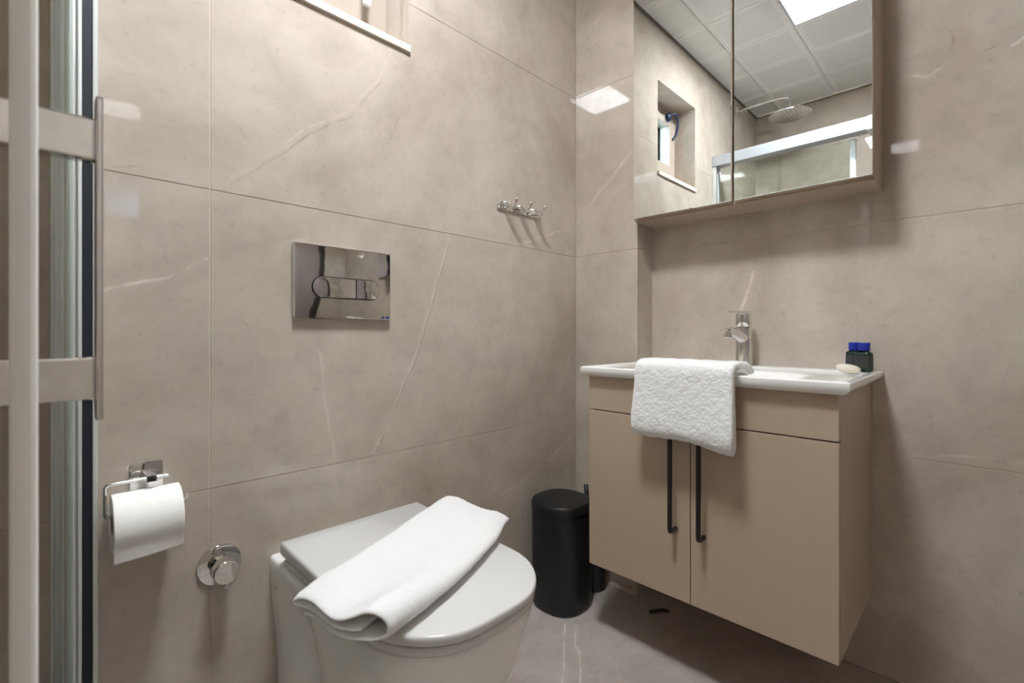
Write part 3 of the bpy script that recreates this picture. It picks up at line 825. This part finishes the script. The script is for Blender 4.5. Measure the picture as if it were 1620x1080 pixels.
tp = thing('toilet_roll_holder', 'chrome wire toilet roll holder on a square wall plate', 'roll holder', (-1.302, -.004, .597))
mk('backplate', prism(bmesh.new(), rrect(.049, .050, .005, 4, (-1.302, .6225)), 'y', -.0004, -.006, .0015), CHROME, tp, auto=40)
mk('post', B_((-1.3085, -.0061, .6195), (-1.2935, -.0565, .6335), .0025), CHROME, tp)
yw = -.050
mk('wire', tube(bmesh.new(), [(-1.274, yw, .6275), (-1.350, yw, .6275), (-1.3645, yw, .6275), (-1.3645, yw, .615), (-1.3645, yw, .585), (-1.3645, yw, .5725), (-1.352, yw, .5725), (-1.265, yw, .5725), (-1.252, yw, .5730), (-1.246, yw, .588)], .0026, 12, smooth=2), CHROME, tp, smooth=True)
# paper roll with a hanging sheet
rc = Vector((0, yw, .5592)); rx0, rx1 = -1.3565, -1.2605
roll = thing('toilet_roll', 'white toilet paper roll hanging on the wire holder', 'toilet roll', ((rx0 + rx1) / 2, yw, .505))
bm = bmesh.new(); n = 64; rings = []
R0, R1 = .0480, .0190
ring = lambda r, x: [(x, rc.y + r * math.cos(2 * math.pi * k / n), rc.z + r * math.sin(2 * math.pi * k / n)) for k in range(n)]
loft(bm, [ring(R1, rx0 + .001), ring(R0, rx0 + .001), ring(R0, rx1 - .001), ring(R1, rx1 - .001), ring(R1, rx0 + .001)], False)
mk('paper', bm, PAPER, roll, auto=50)
bm = bmesh.new(); loft(bm, [ring(.0162, rx0 + .0015), ring(.0188, rx0 + .0015), ring(.0188, rx1 - .0015), ring(.0162, rx1 - .0015), ring(.0162, rx0 + .0015)], False)
mk('core', bm, plain('brown card core', srgb(170, 140, 108), .9), roll, auto=50)
Cg = []
prof = [(rc.y - (R0 + .0018) * math.sin(t), rc.z + (R0 + .0018) * math.cos(t)) for t in [math.radians(-20 + 145 * k / 30) for k in range(31)]]
yq, zq = prof[-1]; prof += [(yq + .0003 * k, zq - .0022 * k) for k in range(1, 13)]
for (y, z) in prof:
    low = sstep(rc.z + .01, .50, z); Cg.append([(rx0 + (rx1 - rx0) * j / 40, y - .003 * low * math.sin(3 * j / 40 + .5), z + .004 * low * (j / 40)) for j in range(41)])
mk('hanging_sheet', sheet(bmesh.new(), Cg, .0010, 0, 0, 3., False), PAPER, roll, smooth=True)

vc = Vector((-1.184, 0, .417))
vv = thing('stop_valve', 'round chrome wall valve beside the toilet', 'valve', (-1.184, -.02, .377))
mk('escutcheon', lathe(bmesh.new(), [(0, .0004), (.040, .0004), (.0405, .003), (.039, .006), (.030, .0085), (.0, .009)], vc, (0, -1, 0), 56), CHROME, vv, auto=40)
kn = mk('knob', lathe(bmesh.new(), [(0, .0088), (.0195, .0088), (.0195, .026), (.0175, .0265), (.0175, .0285), (.0225, .029), (.0225, .052), (.0205, .055), (0, .0555)], vc, (0, -1, 0), 48), CHROME, vv, auto=40)
mk('pin', tube(bmesh.new(), [vc + Vector((0, -.045, -.020)), vc + Vector((0, -.047, -.027)), vc + Vector((.001, -.048, -.031))], .0032, 10), CHROME, kn, smooth=True)

# ------------------------------------------------------------------ bin, brush, clip on the floor
bc = Vector((-.222, -.112)); br = .094
bn = thing('waste_bin', 'black round lidded bin standing in the corner', 'bin', (bc.x, bc.y, 0))
def sup(r, z, e=2.5, n=56):
    out = []
    for k in range(n):
        t = 2 * math.pi * k / n + math.radians(45); c, s = math.cos(t), math.sin(t)
        out.append((bc.x + r * math.copysign(abs(c) ** (2 / e), c), bc.y + r * math.copysign(abs(s) ** (2 / e), s), z))
    return out
mk('body', loft(bmesh.new(), [sup(br * .93, .001), sup(br * .955, .004), sup(br * .965, .012), sup(br * .97, .10), sup(br * .985, .302), sup(br * .985, .306)]), BLACK, bn, auto=40)
ld = mk('lid', loft(bmesh.new(), [sup(br * .99, .3075), sup(br, .309), sup(br, .330), sup(br * .985, .336), sup(br * .95, .340), sup(br * .7, .3435), sup(br * .35, .345), sup(br * .02, .3455)]), BLACK, bn, auto=35)
tb = thing('toilet_brush', 'black toilet brush in its holder beside the bin, half hidden by the vanity', 'toilet brush', (-.072, -.130, 0))
mk('holder', lathe(bmesh.new(), [(0, .0008), (.042, .0008), (.045, .004), (.045, .12), (.043, .124), (.038, .124), (.036, .11), (0, .11)], (-.072, -.130, 0)), BLACK, tb, auto=40)
mk('brush_handle', tube(bmesh.new(), [(-.072, -.130, .105), (-.075, -.124, .20), (-.082, -.112, .30), (-.084, -.108, .352)], [.0055, .006, .0075, .008], 16), BLACK, tb, smooth=True)
bm = tube(bmesh.new(), [(-.078, -.350, .0055), (-.065, -.362, .006), (-.050, -.378, .010), (-.036, -.392, .006)], .0048, 10, smooth=1)
mk('plastic_clip', bm, BLACK, smooth=True, label='small black plastic clip on the floor under the vanity', cat='clip')
